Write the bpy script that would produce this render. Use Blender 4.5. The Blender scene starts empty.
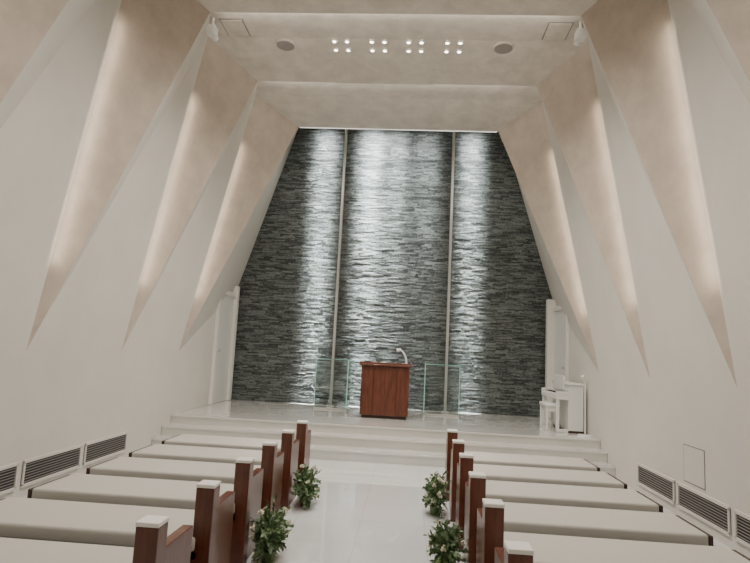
import bpy, bmesh, math, random
from mathutils import Vector, Matrix
random.seed(7)
S=bpy.context.scene
# ---------------------------------------------------------------- materials
def mat(name,col,rough=0.6,metal=0.0,noise=None,bump=0.0,bscale=40,emis=None,es=0,trans=0,coat=0,ior=None,ndetail=6,mapscale=(1,1,1)):
    m=bpy.data.materials.new(name); m.use_nodes=True
    nt=m.node_tree; b=nt.nodes['Principled BSDF']
    b.inputs['Base Color'].default_value=(*col,1); b.inputs['Roughness'].default_value=rough
    b.inputs['Metallic'].default_value=metal
    if trans: b.inputs['Transmission Weight'].default_value=trans
    if coat: b.inputs['Coat Weight'].default_value=coat
    if ior: b.inputs['IOR'].default_value=ior
    if emis: b.inputs['Emission Color'].default_value=(*emis,1); b.inputs['Emission Strength'].default_value=es
    tc=nt.nodes.new('ShaderNodeTexCoord'); mp=nt.nodes.new('ShaderNodeMapping'); mp.inputs['Scale'].default_value=mapscale
    nt.links.new(tc.outputs['Object'],mp.inputs['Vector'])
    if noise:
        sc,c2=noise
        n=nt.nodes.new('ShaderNodeTexNoise'); n.inputs['Scale'].default_value=sc; n.inputs['Detail'].default_value=ndetail
        n.inputs['Roughness'].default_value=0.65
        nt.links.new(mp.outputs[0],n.inputs['Vector'])
        r=nt.nodes.new('ShaderNodeValToRGB'); r.color_ramp.elements[0].position=0.36; r.color_ramp.elements[1].position=0.64
        r.color_ramp.elements[0].color=(*c2,1); r.color_ramp.elements[1].color=(*col,1)
        nt.links.new(n.outputs['Fac'],r.inputs['Fac']); nt.links.new(r.outputs['Color'],b.inputs['Base Color'])
    if bump:
        n2=nt.nodes.new('ShaderNodeTexNoise'); n2.inputs['Scale'].default_value=bscale; n2.inputs['Detail'].default_value=4
        nt.links.new(mp.outputs[0],n2.inputs['Vector'])
        bp=nt.nodes.new('ShaderNodeBump'); bp.inputs['Strength'].default_value=bump; bp.inputs['Distance'].default_value=0.02
        nt.links.new(n2.outputs['Fac'],bp.inputs['Height']); nt.links.new(bp.outputs['Normal'],b.inputs['Normal'])
    return m
M_wall=mat('white_plaster',(0.67,0.645,0.595),0.75,noise=(1.3,(0.63,0.605,0.555)),bump=0.05,bscale=12)
M_fin=mat('beige_stucco',(0.57,0.49,0.41),0.7,noise=(4.0,(0.485,0.41,0.345)),bump=0.15,bscale=9)
M_ceil=mat('mottled_ceiling_plaster',(0.67,0.62,0.55),0.7,noise=(4.0,(0.54,0.495,0.44)),bump=0.15,bscale=9)
M_floor=mat('polished_white_tile',(0.78,0.79,0.78),0.05,coat=1.0)
M_floor.node_tree.nodes['Principled BSDF'].inputs['Coat Roughness'].default_value=0.02
M_stage=mat('white_marble_stage',(0.70,0.69,0.65),0.08,noise=(2.0,(0.66,0.65,0.61)),coat=0.6)
M_cloth=mat('cream_upholstery',(0.50,0.48,0.435),0.85,bump=0.15,bscale=120)
M_wood=mat('mahogany',(0.135,0.038,0.018),0.32,noise=(6,(0.07,0.019,0.009)),mapscale=(5,5,0.7),coat=0.2)
M_wooddk=mat('dark_walnut',(0.05,0.02,0.012),0.45,noise=(6,(0.03,0.012,0.008)),mapscale=(1,5,5))
M_white=mat('white_lacquer',(0.75,0.75,0.72),0.3)
M_trim_lit=mat('white_trim_and_lit_tops',(0.80,0.78,0.73),0.4)  # white trim, also the painted brightness of the pew post tops
M_black=mat('black_metal',(0.01,0.01,0.01),0.5)
M_dgrey=mat('speaker_grille',(0.30,0.28,0.26),0.7)
M_steel=mat('brushed_steel',(0.65,0.65,0.63),0.3,metal=0.7)
M_leaf=mat('leaf_green',(0.13,0.21,0.075),0.5,noise=(9,(0.07,0.12,0.045)))
M_leaf2=mat('eucalyptus_leaf',(0.25,0.33,0.19),0.55,noise=(9,(0.16,0.23,0.13)))
M_petal=mat('ivory_petal',(0.85,0.80,0.66),0.6)
M_lamp=mat('lamp_lens',(1,1,1),0.4,emis=(1,0.9,0.75),es=10)
M_led=mat('led_strip',(1,1,1),0.4,emis=(1,0.95,0.88),es=1.2)
M_line=mat('shadow_gap',(0.22,0.20,0.18),0.8)
M_glass=mat('green_glass',(0.90,0.96,0.94),0.02,trans=1,ior=1.45)
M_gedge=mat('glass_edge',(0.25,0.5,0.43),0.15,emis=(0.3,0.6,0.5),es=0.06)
nt=M_floor.node_tree; b=nt.nodes['Principled BSDF']; tc=nt.nodes.new('ShaderNodeTexCoord')
br=nt.nodes.new('ShaderNodeTexBrick'); br.offset=0; br.inputs['Scale'].default_value=1
br.inputs['Brick Width'].default_value=0.6; br.inputs['Row Height'].default_value=0.6; br.inputs['Mortar Size'].default_value=0.003
br.inputs['Color1'].default_value=(0.74,0.75,0.745,1); br.inputs['Color2'].default_value=(0.72,0.73,0.73,1); br.inputs['Mortar'].default_value=(0.57,0.57,0.57,1)
nt.links.new(tc.outputs['Object'],br.inputs['Vector']); nt.links.new(br.outputs['Color'],b.inputs['Base Color'])
# slate: per-strip tone (random per mesh island) with fine grain
M_slate=bpy.data.materials.new('stacked_slate'); M_slate.use_nodes=True
nt=M_slate.node_tree; b=nt.nodes['Principled BSDF']; tc=nt.nodes.new('ShaderNodeTexCoord'); mp=nt.nodes.new('ShaderNodeMapping')
mp.inputs['Scale'].default_value=(26,26,70); nt.links.new(tc.outputs['Object'],mp.inputs['Vector'])
n=nt.nodes.new('ShaderNodeTexNoise'); n.inputs['Scale'].default_value=1.0; n.inputs['Detail'].default_value=5; n.inputs['Roughness'].default_value=0.7
nt.links.new(mp.outputs[0],n.inputs['Vector'])
geo=nt.nodes.new('ShaderNodeNewGeometry')
ad=nt.nodes.new('ShaderNodeMath'); ad.operation='MULTIPLY_ADD'; ad.inputs[1].default_value=0.34
nt.links.new(geo.outputs['Random Per Island'],ad.inputs[0]); 
sb=nt.nodes.new('ShaderNodeMath'); sb.operation='SUBTRACT'; sb.inputs[1].default_value=0.17
nt.links.new(n.outputs['Fac'],sb.inputs[0]); nt.links.new(sb.outputs[0],ad.inputs[2])
r=nt.nodes.new('ShaderNodeValToRGB')
r.color_ramp.elements[0].position=0.36; r.color_ramp.elements[1].position=0.76
r.color_ramp.elements[0].color=(0.024,0.030,0.030,1); r.color_ramp.elements[1].color=(0.22,0.25,0.24,1)
nt.links.new(ad.outputs[0],r.inputs['Fac']); nt.links.new(r.outputs['Color'],b.inputs['Base Color'])
b.inputs['Roughness'].default_value=0.45
bp=nt.nodes.new('ShaderNodeBump'); bp.inputs['Strength'].default_value=0.5; bp.inputs['Distance'].default_value=0.006
nt.links.new(n.outputs['Fac'],bp.inputs['Height']); nt.links.new(bp.outputs['Normal'],b.inputs['Normal'])

# ---------------------------------------------------------------- mesh builder
class B:
    def __init__(s): s.bm=bmesh.new(); s.mats=[]
    def mi(s,m):
        if m not in s.mats: s.mats.append(m)
        return s.mats.index(m)
    def face(s,pts,m):
        f=s.bm.faces.new([s.bm.verts.new(p) for p in pts]); f.material_index=s.mi(m); return f
    def box(s,x0,x1,y0,y1,z0,z1,m,bev=0.0,seg=2,M=None):
        t=bmesh.new(); bmesh.ops.create_cube(t,size=1)
        for v in t.verts: v.co=Vector(((x0+x1)/2+v.co.x*(x1-x0),(y0+y1)/2+v.co.y*(y1-y0),(z0+z1)/2+v.co.z*(z1-z0)))
        if bev: bmesh.ops.bevel(t,geom=t.edges[:],offset=bev,segments=seg,affect='EDGES',profile=0.5)
        s.merge(t,m,M,smooth=bev>0.012)
    def cyl(s,p0,p1,r0,r1,m,seg=20,smooth=True):
        p0=Vector(p0);p1=Vector(p1); t=bmesh.new(); d=p1-p0
        bmesh.ops.create_cone(t,cap_ends=True,segments=seg,radius1=r0,radius2=r1,depth=d.length)
        q=Vector((0,0,1)).rotation_difference(d.normalized()).to_matrix().to_4x4()
        s.merge(t,m,Matrix.Translation((p0+p1)/2)@q,smooth=False)
    def sph(s,c,r,m,sc=(1,1,1),sub=2):
        t=bmesh.new(); bmesh.ops.create_icosphere(t,subdivisions=sub,radius=r)
        s.merge(t,m,Matrix.Translation(c)@Matrix.Diagonal((*sc,1)),smooth=True)
    def merge(s,t,m,M=None,smooth=False):
        k=s.mi(m); mp={}
        for v in t.verts: mp[v]=s.bm.verts.new(M@v.co if M else v.co)
        for f in t.faces:
            g=s.bm.faces.new([mp[v] for v in f.verts]); g.material_index=k; g.smooth=smooth
        t.free()
    def done(s,name,loc=(0,0,0),rz=0):
        me=bpy.data.meshes.new(name); s.bm.to_mesh(me); s.bm.free()
        for m in s.mats: me.materials.append(m)
        o=bpy.data.objects.new(name,me); o.location=loc; o.rotation_euler=(0,0,rz); S.collection.objects.link(o); return o

# ---------------------------------------------------------------- room shell
W=3.34; HB=1.42; YB=11.6; YR=-2.0
tips=[8.8-1.8*k for k in range(0,7)][::-1]     # -2.0 ... 8.8
def innerT(y):
    yy=y+1.2
    x={8.8:1.90,7.0:2.20,5.2:2.32}.get(round(y,1),2.38)
    return (x,yy,5.78)
def outerT(y):
    x={8.8:2.47,7.0:2.66,5.2:2.80}.get(round(y,1),2.85)
    return (x,y+0.2,5.92)
def tip(y): return (W,y,HB)
for side,nm in ((-1,'wall_left'),(1,'wall_right')):
    w=B()
    def q(*pts,m=M_wall):
        pts=[(side*p[0],p[1],p[2]) for p in pts]
        if side>0: pts=pts[::-1]
        w.face(pts,m)
    yy=tips+[YB]
    for ya,yb in zip(yy,yy[1:]):
        for za,zb_ in ((0,0.7),(0.7,HB)): q((W,ya,za),(W,yb,za),(W,yb,zb_),(W,ya,zb_))
    for i,y in enumerate(tips):
        q(tip(y),innerT(y),outerT(y),m=M_fin)
        if i+1<len(tips):
            y2=tips[i+1]
            it=innerT(y); up=(it[0],it[1],5.92)
            q(tip(y),tip(y2),outerT(y2)); q(tip(y),outerT(y2),innerT(y)); q(innerT(y),outerT(y2),up)
    y=tips[-1]; it=innerT(y); b1=(W,YB,2.8); b2=(2.24,YB,6.5)
    q(tip(y),(W,YB,HB),b1); q(tip(y),b1,b2); q(tip(y),b2,it); q(it,b2,(it[0],it[1],6.5))
    bmesh.ops.remove_doubles(w.bm,verts=w.bm.verts[:],dist=0.0005)
    for f_ in w.bm.faces: f_.smooth=True
    o=w.done(nm); o.data.set_sharp_from_angle(angle=math.radians(17))
c=B()
for i,y in enumerate(tips):
    it=innerT(y); ot=outerT(y); 
    c.face([(-it[0],it[1],it[2]),(it[0],it[1],it[2]),(ot[0],ot[1],ot[2]),(-ot[0],ot[1],ot[2])],M_ceil)
    ztop=5.92 if i+1<len(tips) else 6.5
    c.face([(-it[0],it[1],it[2]),(it[0],it[1],it[2]),(it[0],it[1],ztop),(-it[0],it[1],ztop)],M_ceil)
    if i+1<len(tips):
        o2=outerT(tips[i+1])
        c.face([(-it[0],it[1],5.92),(it[0],it[1],5.92),(o2[0],o2[1],5.92),(-o2[0],o2[1],5.92)],M_ceil)
    else:
        c.face([(-it[0],it[1],6.5),(it[0],it[1],6.5),(2.24,YB,6.5),(-2.24,YB,6.5)],M_ceil)
c.done('ceiling')
f=B(); f.box(-W-0.1,W+0.1,YR-0.1,YB+0.3,-0.1,0,M_floor); f.done('floor')
w=B(); w.box(-W-0.2,W+0.2,YR-0.15,YR,0,6.6,M_wall); w.done('wall_rear')
w=B(); w.box(-W-0.3,W+0.3,YB+0.05,YB+0.2,0,6.7,M_slate)
z=0.44
while z<6.5:
    h=random.choice([0.020,0.026,0.032]); x=-W-random.random()*0.5
    while x<W:
        l=random.uniform(0.06,0.30); d=random.choice([0,0.002,0.004,0.006,0.009])
        x1=min(x+l,W+0.02); xs=max(x,-W-0.02)
        if x1>xs+0.02: w.box(xs,x1-0.002,YB-d,YB+0.06,z,z+h-0.002,M_slate)
        x+=l
    z+=h
w.done('wall_altar')
p=B()
prof=[(8.15,0),(8.15,0.15),(8.45,0.15),(8.45,0.295),(8.75,0.295),(8.75,0.43),(YB-0.01,0.43)]
for (y0,z0),(y1,z1) in zip(prof,prof[1:]):
    p.face([(-W+.004,y0,z0),(W-.004,y0,z0),(W-.004,y1,z1),(-W+.004,y1,z1)],M_stage)
for y,z_ in ((8.15,0.15),(8.45,0.295),(8.75,0.43)):
    p.box(-W+.004,W-.004,y-0.02,y+0.02,z_-0.03,z_+0.0,M_stage,0.004,1)
p.done('altar_platform')
for s_,n_ in ((-1,'door_1'),(1,'door_2')):
    d=B(); X=s_*W; P=0.10 if s_<0 else 0.18
    def bx(xa,xb,*a,**k):
        x0,x1=sorted((X-s_*xa,X-s_*xb)); d.box(x0,x1,*a,**k)
    bx(0.003,0.04,10.45,11.35,0.435,2.55,M_white,0.004)
    bx(0.003,0.07,10.36,10.45,0.435,2.64,M_trim_lit,0.006); bx(0.003,P,11.30,11.44,0.435,2.8,M_trim_lit,0.006)
    bx(0.003,0.07,10.45,11.30,2.55,2.64,M_trim_lit,0.006)
    d.cyl((X-s_*0.04,10.55,1.45),(X-s_*0.09,10.55,1.45),0.02,0.02,M_steel)
    d.done(n_)
t=B(); t.box(-1.88,1.88,10.02,10.06,5.79,5.82,M_led); t.done('trim_1')
for x in (-1.15,1.17):
    t=B(); t.box(x-0.026,x+0.026,11.33,11.41,0.434,6.49,M_steel,0.005,1)
    t.box(x-0.07,x+0.07,11.29,11.45,0.434,0.45,M_steel,0.004,1); t.done('steel_mullion')
for s_ in (-1,1):
    for y0 in (6.4,5.36,4.32,3.28):
        v=B(); X=s_*W; y1=y0+0.96
        def bx(xa,xb,*a,**k):
            x0,x1=sorted((X-s_*xa,X-s_*xb)); v.box(x0,x1,*a,**k)
        bx(0.0,0.006,y0,y1,0.12,0.34,M_black)
        for a in ((y0,y1,0.10,0.13),(y0,y1,0.33,0.36),(y0,y0+0.02,0.12,0.34),(y1-0.02,y1,0.12,0.34)): bx(0,0.02,*a,M_wall)
        for k in range(7): bx(0.004,0.014,y0+.02,y1-.02,0.145+k*0.027,0.150+k*0.027,M_dgrey)
        v.done('wall_vent_grille')
v=B()
for a in ((5.78,6.2,0.40,0.408),(5.78,6.2,0.772,0.78),(5.78,5.788,0.4,0.78),(6.192,6.2,0.4,0.78)): v.box(W-0.004,W,*a,M_line)
v.box(W-0.006,W-0.001,5.79,6.19,0.41,0.77,M_wall); v.done('wall_access_panel')
# ---------------------------------------------------------------- ceiling items
def ceilz(y,base=6.4): return 5.92 if y<base+0.8 else 5.92-0.14*(y-base-0.8)
ys=(7.24,7.42)
for pair in (-0.84,-0.31,0.21,0.75):
    d=B()
    for dx in (0,0.18):
        for y in ys:
            zc=ceilz(y); x=pair+dx
            d.cyl((x,y,zc-0.015),(x,y,zc+0.02),0.045,0.045,M_trim_lit); d.cyl((x,y,zc-0.020),(x,y,zc-0.012),0.024,0.024,M_lamp)
    d.done('recessed_downlight')
for x in (-1.56,1.54):
    d=B(); y=7.34; zc=ceilz(y)
    d.cyl((x,y,zc-0.015),(x,y,zc+0.02),0.14,0.14,M_ceil,32); d.cyl((x,y,zc-0.02),(x,y,zc-0.01),0.125,0.125,M_dgrey,32); d.done('ceiling_speaker')
for s_ in (-1,1):
    d=B(); x=s_*2.18; y=6.95
    d.box(x-.16,x+.16,y-.2,y+.2,5.912,5.93,M_line); d.box(x-.145,x+.145,y-.185,y+.185,5.905,5.925,M_ceil); d.done('ceiling_access_hatch')
    d=B(); x=s_*2.42; y=6.75
    d.box(x-.06,x+.06,y-.07,y+.07,5.68,5.80,M_white,0.01); d.cyl((x,y,5.80),(x,y,5.925),0.02,0.02,M_white)
    d.cyl((x,y+.07,5.73),(x,y+.13,5.70),0.045,0.05,M_white); d.done('ceiling_projector_lamp')
d=B(); d.box(-1.0,0.6,8.46,8.48,5.915,5.93,M_line); d.done('ceiling_slot_diffuser')
# ---------------------------------------------------------------- pews
def pew(side,y):
    p=B(); s_=side; L=1.66
    def bx(xa,xb,*a,**k):
        x0,x1=sorted((s_*xa,s_*xb)); p.box(x0,x1,*a,**k)
    bx(0.0,0.11,0.0,0.11,0,0.735,M_wood,0.004,1)
    bx(-0.002,0.112,-0.002,0.112,0.735,0.757,M_trim_lit,0.003,1)  # white piece stands in for strong light on the post top
    bx(0.02,0.08,0.11,0.50,0.0,0.60,M_wood,0.004,1)
    bx(L-0.03,L,0.0,0.50,0,0.45,M_wooddk,0.004,1)
    bx(0.08,L-0.03,0.0,0.50,0.33,0.37,M_wooddk)
    bx(0.085,L-0.032,-0.01,0.52,0.37,0.46,M_cloth,0.022,4)
    bx(0.08,L-0.03,0.22,0.26,0.06,0.33,M_wooddk)
    bx(L/2-0.02,L/2+0.02,0.06,0.44,0,0.33,M_wooddk)
    p.done('church_pew',((-0.735 if s_<0 else 0.86),y,0.001))
rows=[1.85,2.6,3.34,4.09,4.84,5.58,6.33]
for s_ in (-1,1):
    for y in rows: pew(s_,y)
# ---------------------------------------------------------------- flowers
def leaf(bl,c,dirv,l,wd,m):
    d=Vector(dirv).normalized(); up=Vector((random.uniform(-1,1),random.uniform(-1,1),random.uniform(-1,1)))
    sd=d.cross(up).normalized(); nn=sd.cross(d)
    c=Vector(c)
    pts=[c,c+d*l*.35+sd*wd*.5+nn*l*.05,c+d*l*.75+sd*wd*.35+nn*l*.03,c+d*l-nn*l*.08,c+d*l*.75-sd*wd*.35+nn*l*.03,c+d*l*.35-sd*wd*.5+nn*l*.05]
    for q_ in pts:
        if q_.z<-0.218: q_.z=-0.218
    bl.face(pts,m)
def flowers(x,y,s_,sc=1.0):
    b_=B()
    for i in range(140):
        a=random.uniform(0,2*math.pi); el=math.asin(random.uniform(-1,1))
        d=Vector((math.cos(a)*math.cos(el),math.sin(a)*math.cos(el),math.sin(el)))
        L=random.uniform(0.10,0.20)*sc*(1.2 if random.random()<0.15 else 1)
        base=Vector((0,random.uniform(-0.09,0.10),random.uniform(-0.06,0.02)))
        e=base+Vector((d.x*L*0.62,d.y*L*1.0,d.z*L*0.88)); e.z=max(e.z,-0.21); b_.cyl(base,e,0.003,0.002,M_leaf,5)
        mm=random.choice([M_leaf,M_leaf,M_leaf2])
        for k in range(9):
            t_=0.35+0.65*k/8; q_=base.lerp(e,t_)
            dd=(d+Vector((random.uniform(-1,1),random.uniform(-1,1),random.uniform(-1,1)))*0.9)
            leaf(b_,q_,dd,random.uniform(0.025,0.05),random.uniform(0.014,0.030),mm)
    for i in range(9):
        a=random.uniform(0,2*math.pi); el=random.uniform(-0.6,1.1); R=random.uniform(0.15,0.20)*sc
        c_=Vector((math.cos(a)*math.cos(el)*R*.65,math.sin(a)*math.cos(el)*R*1.0,math.sin(el)*R*0.9))
        for k in range(12):
            aa=k*0.7; dd=c_.normalized()+Vector((math.cos(aa),math.sin(aa),math.sin(aa*1.7)))*0.9
            leaf(b_,c_,dd,0.028,0.024,M_petal)
        b_.sph(c_,0.011,M_petal,sub=1)
    b_.cyl((0,0,-0.219),(0,0,-0.14),0.05,0.06,M_leaf,16)
    b_.done('floral_arrangement',(x,y,0.221))
for y in (2.80,4.28,5.80):
    flowers(-0.60,y,-1,1.12); flowers(0.72,y,1,1.05)
# ---------------------------------------------------------------- lectern
zb=0.432
l=B(); x0,x1=-0.42,0.42; ya=9.75; yb=10.25
l.box(x0,x1,ya+0.02,yb,zb+0.05,zb+0.90,M_wood,0.004,1)
l.box(x0+.03,x1-.03,ya+0.05,yb-.03,zb,zb+0.05,M_wooddk)
for a,bb in ((x0,-0.205),(-0.2,0.2),(0.205,x1)):
    l.box(a,bb,ya,ya+0.02,zb+0.05,zb+0.89,M_wood,0.003,1)
l.box(x0-.04,x1+.04,ya-.05,yb+.03,zb+0.90,zb+0.935,M_wood,0.006,2)
l.box(x0-.04,x1+.04,ya-.05,ya-.03,zb+0.935,zb+0.965,M_wood,0.004,1)
l.box(x0-.04,x0-.02,ya-.05,yb+.03,zb+0.935,zb+0.965,M_wood,0.004,1)
l.box(x1+.02,x1+.04,ya-.05,yb+.03,zb+0.935,zb+0.965,M_wood,0.004,1)
l.done('lectern')
k=B(); 
for sg in (-1,1):
    n_=6
    for i in range(n_):
        xx0=sg*0.15*i/n_; xx1=sg*0.15*(i+1)/n_
        z0=0.018*math.sin(math.pi*i/n_*0.9); z1=0.018*math.sin(math.pi*(i+1)/n_*0.9)
        k.box(min(xx0,xx1),max(xx0,xx1),-0.11,0.11,0.0,0.012+(z0+z1)/2,M_trim_lit)
k.done('open_book',(-0.14,9.98,zb+0.937))
g=B(); gx,gy,gz=0.33,10.0,zb+0.937
g.cyl((gx,gy,gz),(gx,gy,gz+0.025),0.07,0.06,M_white,24)
pts=[]
for i in range(15):
    t_=i/14; a=t_*math.pi*0.85
    pts.append(Vector((gx+0.03-0.13*(1-math.cos(a))*0.5,gy,gz+0.02+0.24*math.sin(a*0.62))))
for a,bb in zip(pts,pts[1:]): g.cyl(a,bb,0.016,0.016,M_white,10)
g.cyl(pts[-1]+Vector((0.015,0,0.005)),pts[-1]+Vector((-0.06,0,-0.01)),0.022,0.034,M_white,14)
g.done('gooseneck_microphone')
for s_ in (-1,1):
    g=B(); yy=10.75
    def bx(xa,xb,*a,**k):
        xx0,xx1=sorted((s_*xa,s_*xb)); g.box(xx0,xx1,*a,**k)
    bx(0.72,1.38,yy,yy+0.012,zb+0.02,zb+0.95,M_glass)
    for a in (0.708,1.38): bx(a,a+.014,yy-.003,yy+.015,zb+.02,zb+.95,M_gedge)
    bx(0.715,1.387,yy-.003,yy+.015,zb+.95,zb+.962,M_gedge)
    bx(0.70,0.712,yy-0.55,yy-.01,zb+0.02,zb+0.95,M_glass)
    bx(0.698,0.714,yy-0.562,yy-.55,zb+0.02,zb+0.95,M_gedge); bx(0.698,0.714,yy-0.557,yy,zb+0.95,zb+0.962,M_gedge)
    bx(0.70,1.39,yy-.01,yy+.022,zb,zb+0.03,M_steel); bx(0.69,0.722,yy-.56,yy-.01,zb,zb+0.03,M_steel)
    g.done('glass_screen')
# ---------------------------------------------------------------- piano
p=B(); X1=W-0.08; X0=X1-0.24; Y0=9.3; Y1=10.3
p.box(X0,X1,Y0,Y1,zb+0.03,zb+0.76,M_white,0.008)
p.box(X0-.02,X1+.01,Y0-.02,Y1+.02,zb+0.76,zb+0.79,M_white,0.008)
p.box(X0-.20,X0+.01,Y0,Y1,zb+0.52,zb+0.59,M_white,0.008)
p.box(X0-.20,X0,Y0,Y0+.04,zb+0.59,zb+0.65,M_white,0.006); p.box(X0-.20,X0,Y1-.04,Y1,zb+0.59,zb+0.65,M_white,0.006)
p.box(X0-.18,X0-.05,Y0+.05,Y1-.05,zb+0.59,zb+0.61,M_trim_lit)
for i in range(39):
    y=Y0+.06+i*0.0226
    if i%7 not in (2,6): p.box(X0-.13,X0-.05,y+.014,y+.026,zb+.61,zb+.622,M_black)
for y in (Y0+.04,Y1-.04): p.box(X0-.19,X0-.14,y-.025,y+.025,zb,zb+.52,M_white,0.006)
p.box(X0-.19,X0,Y0+.01,Y0+.07,zb,zb+0.05,M_white,0.005); p.box(X0-.19,X0,Y1-.07,Y1-.01,zb,zb+0.05,M_white,0.005)
p.box(X0-.03,X0,9.5,10.1,zb+.66,zb+.90,M_white,0.006)
p.box(X0,X1,Y0,Y1,zb,zb+.03,M_wooddk)
for dy in (-.06,0,.06): p.box(X0-.08,X0,9.8+dy-.012,9.8+dy+.012,zb+.05,zb+.065,M_steel)
p.done('upright_piano')
st=B(); sx,sy=X0-0.215,9.66
st.box(sx-.12,sx+.12,sy-.23,sy+.23,zb+.38,zb+.44,M_white,0.02,3)
for ax in (-.09,.09):
    for ay in (-.20,.20): st.box(sx+ax-.018,sx+ax+.018,sy+ay-.018,sy+ay+.018,zb,zb+.38,M_white,0.004)
for ay in (-.20,.20): st.box(sx-.09,sx+.09,sy+ay-.012,sy+ay+.012,zb+.31,zb+.38,M_white)
st.done('piano_bench')
st=B(); sx,sy=3.19,9.0
st.cyl((sx,sy,zb),(sx,sy,zb+.02),0.12,0.11,M_white,28); st.cyl((sx,sy,zb+.02),(sx,sy,zb+.85),0.012,0.012,M_white,12)
st.cyl((sx,sy,zb+.85),(sx-.05,sy-.03,zb+.93),0.02,0.03,M_white,14); st.done('microphone_stand')
# ---------------------------------------------------------------- lights
WC=(1,.93,.845)
def orient(o,loc,tgt): 
    o.location=loc; o.rotation_euler=(Vector(tgt)-Vector(loc)).to_track_quat('-Z','Y').to_euler()
def spot(n,loc,tgt,power,ang,blend=1,rad=0.1,col=WC):
    d=bpy.data.lights.new(n,'SPOT'); d.energy=power; d.spot_size=math.radians(ang); d.spot_blend=blend; d.shadow_soft_size=rad; d.color=col
    o=bpy.data.objects.new(n,d); S.collection.objects.link(o); orient(o,loc,tgt); return o
def area(n,loc,tgt,power,sx,sy,spread=180,col=WC):
    d=bpy.data.lights.new(n,'AREA'); d.shape='RECTANGLE'; d.size=sx; d.size_y=sy; d.energy=power; d.spread=math.radians(spread); d.color=col
    o=bpy.data.objects.new(n,d); S.collection.objects.link(o); orient(o,loc,tgt); return o
for y,e in ((0.4,110),(3.0,160),(5.0,180)):  # general fill added overhead, no fixtures modelled for these
    for x in (-0.5,0.5):
        spot('ceiling_spot_and_fill',(x,y,5.74),(x*0.9,y+0.2,0),e,160,1,0.1)
for x in (-0.75,0.85):
    spot('ceiling_spot_and_fill',(x,7.33,5.86),(x,6.6,0),370,130,1,0.06)
spot('ceiling_spot_and_fill',(0,6.0,5.8),(0,6.6,0),420,38,0.8,0.06)
for x in (-1.2,0,1.2):  # added to raise the stage brightness
    spot('stage_fill_spot',(x,9.0,5.8),(x,9.6,0.4),105,110,1,0.06)
for x in (-1.55,1.55): spot('stage_fill_spot',(x,10.5,6.4),(x*1.8,10.4,0.4),120,105,1,0.08)
spot('stage_fill_spot',(0,6.9,5.86),(0,9.8,0.9),320,22,0.6,0.05)  # added beam to brighten the lectern
for x,e,wd,lo in ((-1.62,0.85,0.35,1.0),(-0.58,1.5,0.42,0.6),(-0.05,0.6,0.4,0.5),(1.60,0.75,0.32,0.75),(0.6,0.30,0.5,0.4)):
    for tz,pw,sp in ((6.1,3.2,60),(5.75,6,40),(5.2,12,26),(4.3,20,16),(3.0,28*lo,10),(1.1,32*lo,7)):
        area('altar_wallwash_light',(x,11.0,6.46),(x,11.60,tz),pw*e,wd,0.10,sp,(0.95,0.99,0.98))
for yy_,xx_ in ((6.44,4.4),(8.24,4.2)):
    area('ceiling_cove_led',(0,yy_,5.84),(0,yy_+1.0,6.3),12,xx_,0.03,170,(1,.91,.80))
for y in tips[2:]:
    for s_ in (-1,1):
        P=Vector((s_*W,y,HB)); O=Vector(outerT(y)); O.x*=s_; I=Vector(innerT(y)); I.x*=s_
        a=P.lerp(O,0.20); b_=P.lerp(O,0.80); mid=(a+b_)/2; ln=(b_-a).length
        ff=(I-P).cross(O-P).normalized()
        if ff.y>0: ff=-ff
        ax=(b_-a).normalized()
        tow=(P.lerp(I,0.5)-mid); tow=(tow-ax*tow.dot(ax)).normalized()
        loc=mid+ff*0.10+tow*0.02
        d=bpy.data.lights.new('fin_cove_led','AREA'); d.shape='RECTANGLE'; d.size=0.03; d.size_y=ln; d.energy=3.0; d.color=(1,.85,.68); d.spread=math.radians(170)
        o=bpy.data.objects.new('fin_cove_led',d); S.collection.objects.link(o)
        zax=-( -ff*0.75+tow*0.65).normalized(); yax=ax; xax=yax.cross(zax).normalized(); zax=xax.cross(yax).normalized()
        Mx=Matrix((xax,yax,zax)).transposed().to_4x4(); Mx.translation=loc; o.matrix_world=Mx
wd=bpy.data.worlds.new('World'); S.world=wd; wd.use_nodes=True; wd.node_tree.nodes['Background'].inputs[0].default_value=(0.02,0.02,0.02,1)
# ---------------------------------------------------------------- camera
fpx=550.0
F=Vector((33,-70.5,-fpx)).normalized(); U=Vector((0.0415,1.0,0)); U=(U-F*U.dot(F)).normalized(); R=F.cross(U)
cam=bpy.data.cameras.new('Camera'); cam.sensor_width=36; cam.lens=fpx/750*36; cam.clip_start=0.05
co=bpy.data.objects.new('Camera',cam); S.collection.objects.link(co); S.camera=co
m=Matrix(((R.x,R.y,R.z),(F.x,F.y,F.z),(U.x,U.y,U.z))).to_4x4(); m.translation=Vector((0.38,0,1.6)); co.matrix_world=m
